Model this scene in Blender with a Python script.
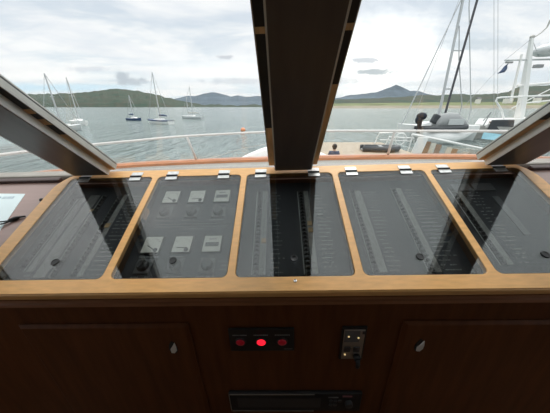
import bpy, bmesh, math, random
from mathutils import Matrix, Vector, Euler
random.seed(7)
SC = bpy.context.scene
COL = SC.collection
for _o in list(bpy.data.objects):
    bpy.data.objects.remove(_o)

# ------------------------------------------------------------------ frames
EYE = 1.55                                    # eye above the wheelhouse floor
F_EYE = Matrix.Translation((0, 0, EYE))       # boat axes, origin at the eye
BOAT_TO_SEA = Matrix.Rotation(-0.0162, 4, 'Z') @ Matrix.Rotation(-0.0305, 4, 'Y')   # the boat lists a little
F_SEA = F_EYE @ BOAT_TO_SEA.transposed()      # level axes, origin at the eye
SEA_Z = -3.9
SLOPE = 0.4519
U = Vector((0, math.cos(SLOPE), math.sin(SLOPE)))
N = Vector((0, -math.sin(SLOPE), math.cos(SLOPE)))
def axes(o, x, y, z):
    m = Matrix.Identity(4)
    for i, v in enumerate((x, y, z)):
        for r in range(3):
            m[r][i] = v[r]
    for r in range(3):
        m[r][3] = o[r]
    return m
F_SLOPE = F_EYE @ axes((0.0434, 0.6609, -0.5559), (1, 0, 0), U, N)   # console top: x along, y up the slope, z out of it
RAKE = 0.750                                 # windscreen slope
DW = Vector((0, -math.cos(RAKE), math.sin(RAKE)))
NW = Vector((0, -math.sin(RAKE), -math.cos(RAKE)))
F_SCREEN = F_EYE @ axes((0.065, 1.22, -0.293), (1, 0, 0), DW, NW)    # windscreen: y up the rake, z into the cabin (left-handed kept out by x below)

# ------------------------------------------------------------------ camera
PITCH = math.atan(100 / 232.5)
cam_d = bpy.data.cameras.new('camera')
cam_d.sensor_fit = 'HORIZONTAL'
cam_d.sensor_width = 36
cam_d.lens = 232.5 / 550 * 36
cam_d.clip_start = 0.02
cam_d.clip_end = 20000
cam = bpy.data.objects.new('camera', cam_d)
COL.objects.link(cam)
cam.matrix_world = F_SEA @ Matrix.Rotation(math.pi / 2 - PITCH, 4, 'X')
SC.camera = cam

# ------------------------------------------------------------------ world
W = bpy.data.worlds.new('overcast_sky')
SC.world = W
W.use_nodes = True
nt = W.node_tree
nt.nodes.clear()
def nd(t, **k):
    n = nt.nodes.new(t)
    for a, b in k.items():
        setattr(n, a, b)
    return n
def setin(sock, v):
    if hasattr(v, 'links') or isinstance(v, bpy.types.NodeSocket):
        nt.links.new(v, sock)
    else:
        sock.default_value = v
def math_(op, a, b=None, c=None, clamp=False):
    n = nd('ShaderNodeMath', operation=op, use_clamp=clamp)
    setin(n.inputs[0], a)
    if b is not None: setin(n.inputs[1], b)
    if c is not None: setin(n.inputs[2], c)
    return n.outputs[0]
def smooth(x, lo, hi):
    n = nd('ShaderNodeMapRange', interpolation_type='SMOOTHSTEP')
    setin(n.inputs[0], x)
    n.inputs[1].default_value = lo
    n.inputs[2].default_value = hi
    return n.outputs[0]
def mixc(f, a, b, bt='MIX'):
    n = nd('ShaderNodeMix', data_type='RGBA', blend_type=bt)
    setin(n.inputs[0], f)
    setin(n.inputs[6], a)
    setin(n.inputs[7], b)
    return n.outputs[2]
def noise(vec, scale, detail=6, rough=0.55, dist=0.0):
    n = nd('ShaderNodeTexNoise')
    setin(n.inputs['Vector'], vec)
    n.inputs['Scale'].default_value = scale
    n.inputs['Detail'].default_value = detail
    n.inputs['Roughness'].default_value = rough
    n.inputs['Distortion'].default_value = dist
    return n.outputs[0]
def comb(x, y, z):
    n = nd('ShaderNodeCombineXYZ')
    setin(n.inputs[0], x); setin(n.inputs[1], y); setin(n.inputs[2], z)
    return n.outputs[0]
tc = nd('ShaderNodeTexCoord')
rot = nd('ShaderNodeVectorRotate', rotation_type='EULER_XYZ')
nt.links.new(tc.outputs['Generated'], rot.inputs['Vector'])
rot.inputs['Rotation'].default_value = BOAT_TO_SEA.to_euler()
sep = nd('ShaderNodeSeparateXYZ')
nt.links.new(rot.outputs[0], sep.inputs[0])
dx, dy, dz = sep.outputs
zc = math_('MAXIMUM', dz, 0.0)
dd = math_('ADD', zc, 0.10)
cx = math_('DIVIDE', dx, dd)
cy = math_('DIVIDE', dy, dd)
plane = comb(cx, cy, 0.0)
fy = math_('MAXIMUM', dy, 0.15)
ga = math_('DIVIDE', dx, fy)
ge = math_('DIVIDE', zc, fy)
gn = comb(ga, ge, 0.0)
warp = noise(gn, 7.0, 5, 0.6)
warp2 = noise(comb(ga, math_('MULTIPLY', ge, 1.4), 0.0), 34.0, 5, 0.6)
front = smooth(dy, 0.2, 0.35)
SKY_GAIN = 1.28
# broad tone
base = mixc(smooth(zc, 0.0, 0.36), (0.64, 0.72, 0.77, 1), (0.54, 0.60, 0.68, 1))
# white sheets and wisps
base = mixc(smooth(zc, 0.4, 0.75), base, (0.60, 0.64, 0.645, 1))
sheet = smooth(noise(comb(math_('MULTIPLY', cx, 0.55), cy, 0.0), 0.9, 8, 0.6, 0.5), 0.40, 0.60)
c = mixc(math_('MULTIPLY', sheet, 0.85), base, (0.86, 0.86, 0.86, 1))
wisp = smooth(noise(comb(math_('MULTIPLY', ga, 1.0), math_('MULTIPLY', math_('ADD', ge, math_('MULTIPLY', ga, 0.25)), 6.0), 0.0), 2.2, 7, 0.6, 0.6), 0.42, 0.68)
c = mixc(math_('MULTIPLY', math_('MULTIPLY', wisp, front), 0.55), c, (0.66, 0.70, 0.76, 1))
# bright milky patch towards the sun behind the cloud
def blob(a0, e0, ra, re, soft0, soft1, wob=0.0, w=None):
    a = math_('DIVIDE', math_('SUBTRACT', ga, a0), ra)
    e = math_('DIVIDE', math_('SUBTRACT', ge, e0), re)
    r = math_('SQRT', math_('ADD', math_('MULTIPLY', a, a), math_('MULTIPLY', e, e)))
    if wob:
        r = math_('ADD', r, math_('MULTIPLY', math_('SUBTRACT', w, 0.5), wob))
    s = smooth(r, soft1, soft0)
    n = s.node
    return math_('MULTIPLY', s, front)
c = mixc(math_('MULTIPLY', blob(0.40, 0.17, 0.27, 0.15, 0.1, 1.2, 1.0, warp), 0.95), c, (1.30, 1.28, 1.24, 1))
c = mixc(math_('MULTIPLY', blob(-0.15, 0.12, 0.45, 0.07, 0.1, 1.2, 1.2, warp), 0.7), c, (0.90, 0.90, 0.90, 1))
c = mixc(math_('MULTIPLY', blob(-0.85, 0.066, 0.42, 0.022, 0.2, 1.1, 0.8, warp), 0.8), c, (0.52, 0.72, 0.85, 1))
c = mixc(math_('MULTIPLY', blob(-0.85, 0.105, 0.5, 0.02, 0.2, 1.1, 1.0, warp), 0.7), c, (0.88, 0.89, 0.89, 1))
for a0, e0, ra, re, k, colr in ((-0.578, 0.099, 0.036, 0.032, 0.9, (0.43, 0.48, 0.53, 1)), (-0.545, 0.088, 0.085, 0.016, 0.9, (0.45, 0.50, 0.55, 1)), (-0.70, 0.128, 0.10, 0.012, 0.5, (0.50, 0.55, 0.62, 1)),
                                (-0.185, 0.166, 0.035, 0.009, 0.75, (0.47, 0.50, 0.55, 1)), (-0.15, 0.088, 0.16, 0.014, 0.6, (0.52, 0.56, 0.61, 1)),
                                (0.375, 0.120, 0.10, 0.013, 0.9, (0.42, 0.47, 0.50, 1)), (0.335, 0.156, 0.085, 0.013, 0.8, (0.47, 0.51, 0.56, 1)),
                                (0.76, 0.205, 0.24, 0.022, 0.7, (0.55, 0.61, 0.66, 1)), (0.70, 0.08, 0.40, 0.02, 0.5, (0.60, 0.64, 0.67, 1)), (0.25, 0.09, 0.12, 0.016, 0.5, (0.55, 0.58, 0.61, 1))):
    c = mixc(math_('MULTIPLY', blob(a0, e0, ra, re, 0.35, 1.05, 1.7, warp2), k), c, colr)
gain = math_('ADD', 1.0, math_('MULTIPLY', smooth(zc, 0.34, 0.85), 1.5))
gain = math_('MULTIPLY', gain, math_('SUBTRACT', 1.0, math_('MULTIPLY', smooth(dz, 0.0, -0.05), 0.6)))
bg = nd('ShaderNodeBackground')
nt.links.new(c, bg.inputs[0])
nt.links.new(math_('MULTIPLY', gain, SKY_GAIN), bg.inputs[1])
wo = nd('ShaderNodeOutputWorld')
nt.links.new(bg.outputs[0], wo.inputs[0])

# ------------------------------------------------------------------ sun behind thin cloud
sd = bpy.data.lights.new('sun', 'SUN')
sd.energy = 1.7
sd.angle = math.radians(25)
sd.color = (1.0, 0.96, 0.9)
sun = bpy.data.objects.new('sun', sd)
COL.objects.link(sun)
sun.rotation_euler = Vector((0.30, 0.72, 0.9)).to_track_quat('Z', 'Y').to_euler()

vs = SC.view_settings
vs.view_transform = 'Standard'
vs.look = 'None'
vs.exposure = 0.0
vs.gamma = 1.0
SC.cycles.max_bounces = 10
SC.cycles.transparent_max_bounces = 24
SC.cycles.caustics_reflective = False
SC.cycles.caustics_refractive = False

# ------------------------------------------------------------------ materials
def new_mat(name):
    m = bpy.data.materials.new(name)
    m.use_nodes = True
    t = m.node_tree
    return m, t, t.nodes['Principled BSDF']
def mat(name, col, rough=0.5, metal=0.0, var=0.12, scale=8.0, stretch=(1, 1, 1), bump=0.0, coat=0.0, spec=0.5, emit=None, alpha=None):
    """Principled with a noise-varied colour."""
    m, t, b = new_mat(name)
    tcn = t.nodes.new('ShaderNodeTexCoord')
    mp = t.nodes.new('ShaderNodeMapping')
    mp.inputs['Scale'].default_value = stretch
    t.links.new(tcn.outputs['Object'], mp.inputs[0])
    n = t.nodes.new('ShaderNodeTexNoise')
    n.inputs['Scale'].default_value = scale
    n.inputs['Detail'].default_value = 5
    t.links.new(mp.outputs[0], n.inputs['Vector'])
    r = t.nodes.new('ShaderNodeValToRGB')
    r.color_ramp.elements[0].position = 0.3
    r.color_ramp.elements[1].position = 0.7
    r.color_ramp.elements[0].color = tuple(c_ * (1 - var) for c_ in col[:3]) + (1,)
    r.color_ramp.elements[1].color = tuple(min(1, c_ * (1 + var)) for c_ in col[:3]) + (1,)
    t.links.new(n.outputs[0], r.inputs[0])
    t.links.new(r.outputs[0], b.inputs['Base Color'])
    b.inputs['Roughness'].default_value = rough
    b.inputs['Metallic'].default_value = metal
    b.inputs['Specular IOR Level'].default_value = spec
    b.inputs['Coat Weight'].default_value = coat
    b.inputs['Coat Roughness'].default_value = 0.12
    if bump:
        bn = t.nodes.new('ShaderNodeBump')
        bn.inputs['Strength'].default_value = bump
        bn.inputs['Distance'].default_value = 0.01
        t.links.new(n.outputs[0], bn.inputs['Height'])
        t.links.new(bn.outputs[0], b.inputs['Normal'])
    if emit:
        b.inputs['Emission Color'].default_value = emit[:3] + (1,)
        b.inputs['Emission Strength'].default_value = emit[3]
    return m
def glass(name, tint, rough=0.0, ior=1.5):
    """A clear sheet: tinted see-through with a true mirror reflection on each face."""
    m, t, b = new_mat(name)
    t.nodes.remove(b)
    out = t.nodes['Material Output']
    tr = t.nodes.new('ShaderNodeBsdfTransparent')
    nz = t.nodes.new('ShaderNodeTexNoise'); nz.inputs['Scale'].default_value = 3
    tcn = t.nodes.new('ShaderNodeTexCoord'); t.links.new(tcn.outputs['Object'], nz.inputs['Vector'])
    rp = t.nodes.new('ShaderNodeValToRGB')
    rp.color_ramp.elements[0].color = tuple(x * .98 for x in tint) + (1,)
    rp.color_ramp.elements[1].color = tuple(tint) + (1,)
    t.links.new(nz.outputs[0], rp.inputs[0]); t.links.new(rp.outputs[0], tr.inputs[0])
    gl = t.nodes.new('ShaderNodeBsdfGlossy'); gl.inputs['Roughness'].default_value = rough
    gl.inputs['Color'].default_value = (1, 1, 1, 1)
    ge_ = t.nodes.new('ShaderNodeNewGeometry')
    dp = t.nodes.new('ShaderNodeVectorMath'); dp.operation = 'DOT_PRODUCT'
    t.links.new(ge_.outputs['Incoming'], dp.inputs[0]); t.links.new(ge_.outputs['Normal'], dp.inputs[1])
    def mth(op, x, y=None):
        q = t.nodes.new('ShaderNodeMath'); q.operation = op
        for k_, v_ in enumerate((x, y)):
            if v_ is None: continue
            if isinstance(v_, (int, float)): q.inputs[k_].default_value = v_
            else: t.links.new(v_, q.inputs[k_])
        return q.outputs[0]
    f0 = ((ior - 1) / (ior + 1)) ** 2
    sch = mth('ADD', mth('MULTIPLY', mth('POWER', mth('SUBTRACT', 1.0, mth('ABSOLUTE', dp.outputs['Value'])), 5.0), 1 - f0), f0)   # Schlick, same on both faces of the sheet
    mx = t.nodes.new('ShaderNodeMixShader')
    t.links.new(sch, mx.inputs[0]); t.links.new(tr.outputs[0], mx.inputs[1]); t.links.new(gl.outputs[0], mx.inputs[2])
    t.links.new(mx.outputs[0], out.inputs[0])
    return m
M = {}
M['oak'] = mat('oak', (0.69, 0.375, 0.135), 0.42, var=0.10, scale=22, stretch=(0.8, 4, 4), bump=0.02, coat=0.1)
M['mahogany'] = mat('mahogany', (0.17, 0.065, 0.03), 0.38, var=0.2, scale=14, stretch=(0.4, 4, 4), spec=0.35)
M['mahogany_face'] = mat('mahogany_face', (0.125, 0.043, 0.015), 0.5, var=0.2, scale=10, stretch=(3, 3, 0.35), spec=0.15)
M['fiddle'] = mat('dark_fiddle', (0.05, 0.022, 0.018), 0.45, var=0.15)
M['moulding'] = mat('mahogany_moulding', (0.30, 0.13, 0.06), 0.45, var=0.15, scale=14, stretch=(0.4, 4, 4), spec=0.3)
M['partition'] = mat('dark_partition', (0.10, 0.055, 0.03), 0.5, var=0.2, scale=10)
M['navy_black'] = mat('motor_cowl', (0.018, 0.024, 0.034), 0.6, var=0.1, spec=0.2)
M['gel_white'] = mat('white_gelcoat', (0.90, 0.90, 0.88), 0.3, var=0.02)
M['counter'] = mat('mahogany_counter', (0.27, 0.165, 0.14), 0.36, var=0.08, scale=12, stretch=(0.4, 4, 4), coat=0.3)
M['cover'] = mat('pillar_cover', (0.120, 0.100, 0.094), 0.36, var=0.12, scale=6, stretch=(4, 0.5, 4), spec=0.6)
M['pale_edge'] = mat('pale_edge', (0.80, 0.80, 0.77), 0.4, metal=0.0, var=0.1)
M['alu'] = mat('aluminium', (0.55, 0.54, 0.50), 0.42, metal=0.75, var=0.12, scale=12)
M['black_board'] = mat('black_board', (0.018, 0.017, 0.018), 0.45, var=0.3)
M['bare_wood'] = mat('bare_wood', (0.74, 0.47, 0.23), 0.5, var=0.35, scale=10, stretch=(4, 0.6, 4))
M['handle'] = mat('worn_handle', (0.75, 0.74, 0.70), 0.4, metal=0.2, var=0.1)
M['chrome'] = mat('chrome', (0.80, 0.79, 0.77), 0.22, metal=1.0, var=0.05)
M['steel_hinge'] = mat('hinge_steel', (0.55, 0.55, 0.54), 0.45, metal=0.6, var=0.15, scale=60)
M['smoke_glass'] = glass('smoked_acrylic', (0.76, 0.775, 0.775), 0.002)
M['clear_glass'] = glass('window_glass', (0.985, 0.99, 0.985), ior=1.22)
M['black'] = mat('black_plastic', (0.012, 0.012, 0.013), 0.5, var=0.2)
M['panel'] = mat('instrument_panel', (0.028, 0.032, 0.038), 0.5, var=0.12, scale=4)
M['strip'] = mat('label_strip', (0.24, 0.24, 0.23), 0.6, var=0.25, scale=60)
M['rocker'] = mat('breaker', (0.055, 0.055, 0.055), 0.4, var=0.2, scale=40)
M['line'] = mat('panel_line', (0.36, 0.37, 0.36), 0.6, var=0.1)
M['letter'] = mat('panel_lettering', (0.26, 0.27, 0.27), 0.6, var=0.2, scale=30)
M['tan_tag'] = mat('tan_tag', (0.48, 0.33, 0.17), 0.6, var=0.2)
M['dial'] = mat('dial_face', (0.68, 0.675, 0.61), 0.5, var=0.06)
M['knob'] = mat('knob', (0.040, 0.040, 0.042), 0.4, var=0.2)
M['grey_plate'] = mat('grey_plate', (0.12, 0.124, 0.13), 0.45, var=0.1)
M['brown_boss'] = mat('brown_boss', (0.60, 0.33, 0.15), 0.5, var=0.2)
M['paper'] = mat('paper', (0.68, 0.78, 0.80), 0.7, var=0.04)
M['ink'] = mat('blue_ink', (0.36, 0.44, 0.50), 0.7, var=0.05)
M['steel'] = mat('brushed_steel', (0.42, 0.40, 0.37), 0.35, metal=0.8, var=0.1)
M['badge'] = mat('badge', (0.30, 0.12, 0.14), 0.5, var=0.05)
M['red_lit'] = mat('red_lit', (0.6, 0.01, 0.02), 0.3, emit=(1.0, 0.012, 0.03, 1.6))
M['red_dim'] = mat('red_lens', (0.45, 0.012, 0.03), 0.3, emit=(1.0, 0.02, 0.05, 0.03))
M['amber'] = mat('amber_lamp', (0.6, 0.4, 0.1), 0.3, emit=(1.0, 0.75, 0.35, 0.6))
M['cabin'] = mat('cabin_lining', (0.16, 0.085, 0.045), 0.5, var=0.2, scale=5, stretch=(3, 3, .4))
M['headliner'] = mat('headliner', (0.42, 0.40, 0.36), 0.7, var=0.05)
M['sole'] = mat('teak_sole', (0.14, 0.075, 0.035), 0.5, var=0.3, scale=8, stretch=(4, .4, 1))
M['white'] = mat('white_paint', (0.78, 0.78, 0.76), 0.35, var=0.04)
M['offwhite'] = mat('weathered_white', (0.44, 0.43, 0.40), 0.5, var=0.1, scale=3)
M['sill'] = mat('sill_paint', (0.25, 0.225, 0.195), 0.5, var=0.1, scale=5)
M['rail_white'] = mat('rail_white', (0.62, 0.59, 0.57), 0.4, var=0.05)
M['varnish'] = mat('varnished_cap', (0.46, 0.17, 0.075), 0.3, var=0.2, scale=5, stretch=(.5, 4, 4), coat=0.4)
M['navy'] = mat('navy_blue', (0.03, 0.06, 0.13), 0.35, var=0.1)
M['dark_grey'] = mat('dark_grey_rubber', (0.045, 0.05, 0.055), 0.55, var=0.15)
M['grey_cloth'] = mat('grey_canvas', (0.30, 0.31, 0.31), 0.7, var=0.12)
M['lightgrey'] = mat('light_grey_gel', (0.52, 0.54, 0.54), 0.4, var=0.08)
M['spar'] = mat('spar_aluminium', (0.50, 0.51, 0.52), 0.4, metal=0.3, var=0.08)
M['dark_spar'] = mat('dark_sail_roll', (0.07, 0.07, 0.08), 0.6, var=0.2)
M['wire'] = mat('rigging_wire', (0.42, 0.43, 0.44), 0.4, metal=0.4, var=0.05)
M['plank_brown'] = mat('brown_board', (0.30, 0.19, 0.12), 0.7, var=0.2)
M['plank_cream'] = mat('cream_board', (0.58, 0.55, 0.47), 0.6, var=0.1)
M['plank_grey'] = mat('grey_board', (0.38, 0.43, 0.42), 0.6, var=0.1)
M['tarp'] = mat('pale_blue_tarp', (0.30, 0.55, 0.64), 0.6, var=0.1)
M['pontoon'] = mat('pontoon_deck', (0.34, 0.28, 0.21), 0.75, var=0.2, scale=3, stretch=(6, .5, 1))
M['orange'] = mat('orange_buoy', (0.75, 0.28, 0.14), 0.4, var=0.05)
M['skin'] = mat('skin', (0.50, 0.30, 0.22), 0.5, var=0.05)
M['hair'] = mat('dark_hair', (0.03, 0.02, 0.015), 0.6, var=0.2, scale=40)
M['shirt'] = mat('navy_shirt', (0.05, 0.075, 0.13), 0.8, var=0.1)
M['trousers'] = mat('dark_trousers', (0.04, 0.04, 0.05), 0.8, var=0.1)
M['hill_green'] = mat('wooded_hill', (0.062, 0.080, 0.066), 0.9, var=0.7, scale=0.02, spec=0.1)
M['hill_far'] = mat('haze_blue_hill', (0.05, 0.068, 0.08), 0.9, var=0.35, scale=0.004, spec=0.1)  # base colour carries some painted-in blue of the distance haze
M['field'] = mat('shore_field', (0.17, 0.19, 0.10), 0.9, var=0.4, scale=0.02, stretch=(1, 4, 4), spec=0.1)
M['beach'] = mat('shingle_beach', (0.26, 0.23, 0.18), 0.9, var=0.2, scale=0.05, spec=0.1)
M['roof_slate'] = mat('slate_roof', (0.16, 0.16, 0.17), 0.7, var=0.1)
M['render_white'] = mat('white_render', (0.75, 0.73, 0.68), 0.8, var=0.05)
for _n, _a, _b in (('hill_green', (0.050, 0.080, 0.062), (0.084, 0.083, 0.066)),):
    _r = [q for q in M[_n].node_tree.nodes if q.type == 'VALTORGB'][0].color_ramp
    _r.elements[0].color = _a + (1,); _r.elements[1].color = _b + (1,)
# sea: wavelets as a bump over dark green-grey water
m, t, b = new_mat('sea_water')
tcn = t.nodes.new('ShaderNodeTexCoord')
hs = []
for sc_, st, dist_ in ((2.2, (1.0, 0.5, 1), 0.35), (0.8, (1.0, 0.25, 1), 1.1), (0.05, (1, 0.5, 1), 4.0)):
    mp = t.nodes.new('ShaderNodeMapping'); mp.inputs['Scale'].default_value = st
    t.links.new(tcn.outputs['Object'], mp.inputs[0])
    n = t.nodes.new('ShaderNodeTexNoise'); n.inputs['Scale'].default_value = sc_; n.inputs['Detail'].default_value = 4
    t.links.new(mp.outputs[0], n.inputs['Vector'])
    bn = t.nodes.new('ShaderNodeBump'); bn.inputs['Strength'].default_value = 1.0; bn.inputs['Distance'].default_value = dist_
    t.links.new(n.outputs[0], bn.inputs['Height'])
    if hs: t.links.new(hs[-1].outputs[0], bn.inputs['Normal'])
    hs.append(bn)
t.links.new(hs[-1].outputs[0], b.inputs['Normal'])
b.inputs['Base Color'].default_value = (0.185, 0.23, 0.222, 1)
b.inputs['Roughness'].default_value = 0.12
b.inputs['IOR'].default_value = 1.33
M['sea'] = m
# haze
m, t, b = new_mat('sea_haze'); t.nodes.remove(b)
vsn = t.nodes.new('ShaderNodeVolumeScatter')
vsn.inputs['Color'].default_value = (0.62, 0.78, 1.0, 1)
vsn.inputs['Density'].default_value = 0.00026
t.links.new(vsn.outputs[0], t.nodes['Material Output'].inputs['Volume'])
M['haze'] = m

# ------------------------------------------------------------------ builders
RM = {}                                       # world matrix of every object made here
def empty(name, m):
    o = bpy.data.objects.new(name, None)
    o.empty_display_size = 0.1
    COL.objects.link(o)
    o.matrix_world = m
    RM[o.name] = m.copy()
    return o
def tag(o, label, cat, group=None, kind=None):
    o['label'] = label
    o['category'] = cat
    if group: o['group'] = group
    if kind: o['kind'] = kind
    return o
def thing(name, label, cat, m, group=None, kind=None):
    return tag(empty(name, m), label, cat, group, kind)
T = Matrix.Translation
def frame_of(a, b_):
    """Axes with z from a to b."""
    z = (Vector(b_) - Vector(a)).normalized()
    x = z.orthogonal().normalized()
    return x, z.cross(x), z
class MB:
    def __init__(s):
        s.b = bmesh.new()
    def box(s, c_, size, R=None):
        m4 = T(c_) @ (R.to_4x4() if R else Matrix.Identity(4)) @ Matrix.Diagonal((size[0], size[1], size[2], 1))
        bmesh.ops.create_cube(s.b, size=1, matrix=m4)
        return s
    def prism(s, poly, m4, length):
        lo = [s.b.verts.new(m4 @ Vector((x, y, 0))) for x, y in poly]
        hi = [s.b.verts.new(m4 @ Vector((x, y, length))) for x, y in poly]
        n = len(poly)
        s.b.faces.new(lo[::-1]); s.b.faces.new(hi)
        for i in range(n):
            s.b.faces.new((lo[i], lo[(i + 1) % n], hi[(i + 1) % n], hi[i]))
        return s
    def xprism(s, poly_yz, x0, x1):
        return s.prism(poly_yz, axes((x0, 0, 0), (0, 1, 0), (0, 0, 1), (1, 0, 0)), x1 - x0)
    def tube(s, pts, r, n=8):
        pts = [Vector(p) for p in pts]
        rr = r if isinstance(r, (list, tuple)) else [r] * len(pts)
        rings = []
        x = None
        for i, p in enumerate(pts):
            d = (pts[min(i + 1, len(pts) - 1)] - pts[max(i - 1, 0)]).normalized()
            x = d.orthogonal().normalized() if x is None else (x - d * x.dot(d)).normalized()
            y = d.cross(x)
            rings.append([s.b.verts.new(p + (x * math.cos(a) + y * math.sin(a)) * rr[i]) for a in [2 * math.pi * k / n for k in range(n)]])
        for i in range(len(rings) - 1):
            for k in range(n):
                s.b.faces.new((rings[i][k], rings[i][(k + 1) % n], rings[i + 1][(k + 1) % n], rings[i + 1][k]))
        s.b.faces.new(rings[0][::-1]); s.b.faces.new(rings[-1])
        return s
    def lathe(s, prof, m4, n=24):
        """prof: (radius, height) pairs along m4's z."""
        rings = []
        for r, z in prof:
            if r <= 1e-6:
                rings.append([s.b.verts.new(m4 @ Vector((0, 0, z)))])
            else:
                rings.append([s.b.verts.new(m4 @ Vector((r * math.cos(2 * math.pi * k / n), r * math.sin(2 * math.pi * k / n), z))) for k in range(n)])
        for a, b_ in zip(rings, rings[1:]):
            for k in range(n):
                k2 = (k + 1) % n
                f = [a[0]] if len(a) == 1 else [a[k], a[k2]]
                f += [b_[0]] if len(b_) == 1 else [b_[k2], b_[k]]
                if len(f) > 2: s.b.faces.new(f)
        for r_, flip in ((rings[0], True), (rings[-1], False)):
            if len(r_) > 2: s.b.faces.new(r_[::-1] if flip else r_)
        return s
    def ball(s, c_, rad, R=None, seg=16):
        m4 = T(c_) @ (R.to_4x4() if R else Matrix.Identity(4)) @ Matrix.Diagonal((rad[0], rad[1], rad[2], 1))
        bmesh.ops.create_uvsphere(s.b, u_segments=seg, v_segments=max(6, seg // 2), radius=1, matrix=m4)
        return s
    def loft(s, rings, close=True, caps=True):
        vr = [[s.b.verts.new(p) for p in r] for r in rings]
        n = len(vr[0])
        for a, b_ in zip(vr, vr[1:]):
            for k in range(n if close else n - 1):
                k2 = (k + 1) % n
                s.b.faces.new((a[k], a[k2], b_[k2], b_[k]))
        if caps and close:
            s.b.faces.new(vr[0][::-1]); s.b.faces.new(vr[-1])
        return s
    def mesh(s, name, mm, m4, smooth=False):
        s.b.transform(m4)
        bmesh.ops.remove_doubles(s.b, verts=s.b.verts, dist=1e-6)
        bmesh.ops.recalc_face_normals(s.b, faces=s.b.faces)
        if smooth:
            for f in s.b.faces: f.smooth = True
        me = bpy.data.meshes.new(name)
        s.b.to_mesh(me); s.b.free()
        me.materials.append(mm)
        return me
    def build(s, name, mm, F, parent=None, bevel=0.0, smooth=False, seg=2):
        """F: frame the coordinates were given in."""
        if parent is not None:
            me = s.mesh(name, mm, RM[parent.name].inverted() @ F, smooth)
            o = bpy.data.objects.new(name, me); COL.objects.link(o)
            o.parent = parent
            RM[o.name] = RM[parent.name].copy()
        else:
            s.b.verts.ensure_lookup_table()
            cs = [v.co for v in s.b.verts]
            mid = Vector([(min(c_[i] for c_ in cs) + max(c_[i] for c_ in cs)) / 2 for i in range(3)])
            mid.z = min(c_.z for c_ in cs)
            base = F @ T(mid)
            me = s.mesh(name, mm, T(-mid), smooth)
            o = bpy.data.objects.new(name, me); COL.objects.link(o)
            o.matrix_world = base
            RM[o.name] = base.copy()
        if bevel:
            bv = o.modifiers.new('bevel', 'BEVEL')
            bv.width = bevel; bv.segments = seg; bv.limit_method = 'ANGLE'; bv.angle_limit = math.radians(35)
        return o
def instance(src_mesh, name, parent, loc, rot=None):
    o = bpy.data.objects.new(name, src_mesh); COL.objects.link(o)
    o.parent = parent
    m4 = T(loc) @ (rot.to_4x4() if rot else Matrix.Identity(4))
    o.matrix_local = m4
    RM[o.name] = RM[parent.name] @ m4
    return o
def struct(o, label, cat):
    return tag(o, label, cat, kind='structure')
def round_rect(x0, y0, x1, y1, r, n=6):
    pts = []
    rs = r if isinstance(r, (list, tuple)) else [r] * 4
    for (cx_, cy_, a0), q in zip(((x1, y0, -90), (x1, y1, 0), (x0, y1, 90), (x0, y0, 180)), rs):
        ox = cx_ - q if cx_ == x1 else cx_ + q
        oy = cy_ - q if cy_ == y1 else cy_ + q
        for k in range(n + 1):
            a = math.radians(a0 + 90 * k / n)
            pts.append((ox + q * math.cos(a), oy + q * math.sin(a)))
    return pts
def plate_with_holes(name, mm, F, parent, outer, holes, z0, z1, bev):
    cu = bpy.data.curves.new(name, 'CURVE')
    cu.dimensions = '2D'; cu.fill_mode = 'BOTH'
    cu.extrude = (z1 - z0) / 2 - bev; cu.bevel_depth = bev; cu.bevel_resolution = 2; cu.offset = -bev
    for ring in [outer] + holes:
        sp = cu.splines.new('POLY'); sp.points.add(len(ring) - 1); sp.use_cyclic_u = True
        for p, (x, y) in zip(sp.points, ring): p.co = (x, y, 0, 1)
    tmp = bpy.data.objects.new('tmp', cu); COL.objects.link(tmp)
    dg = bpy.context.evaluated_depsgraph_get()
    me = bpy.data.meshes.new_from_object(tmp.evaluated_get(dg))
    bpy.data.objects.remove(tmp)
    me.transform(RM[parent.name].inverted() @ F @ T((0, 0, (z0 + z1) / 2)))
    me.materials.clear(); me.materials.append(mm)
    me.name = name
    o = bpy.data.objects.new(name, me); COL.objects.link(o)
    o.parent = parent; RM[o.name] = RM[parent.name].copy()
    return o

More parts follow.
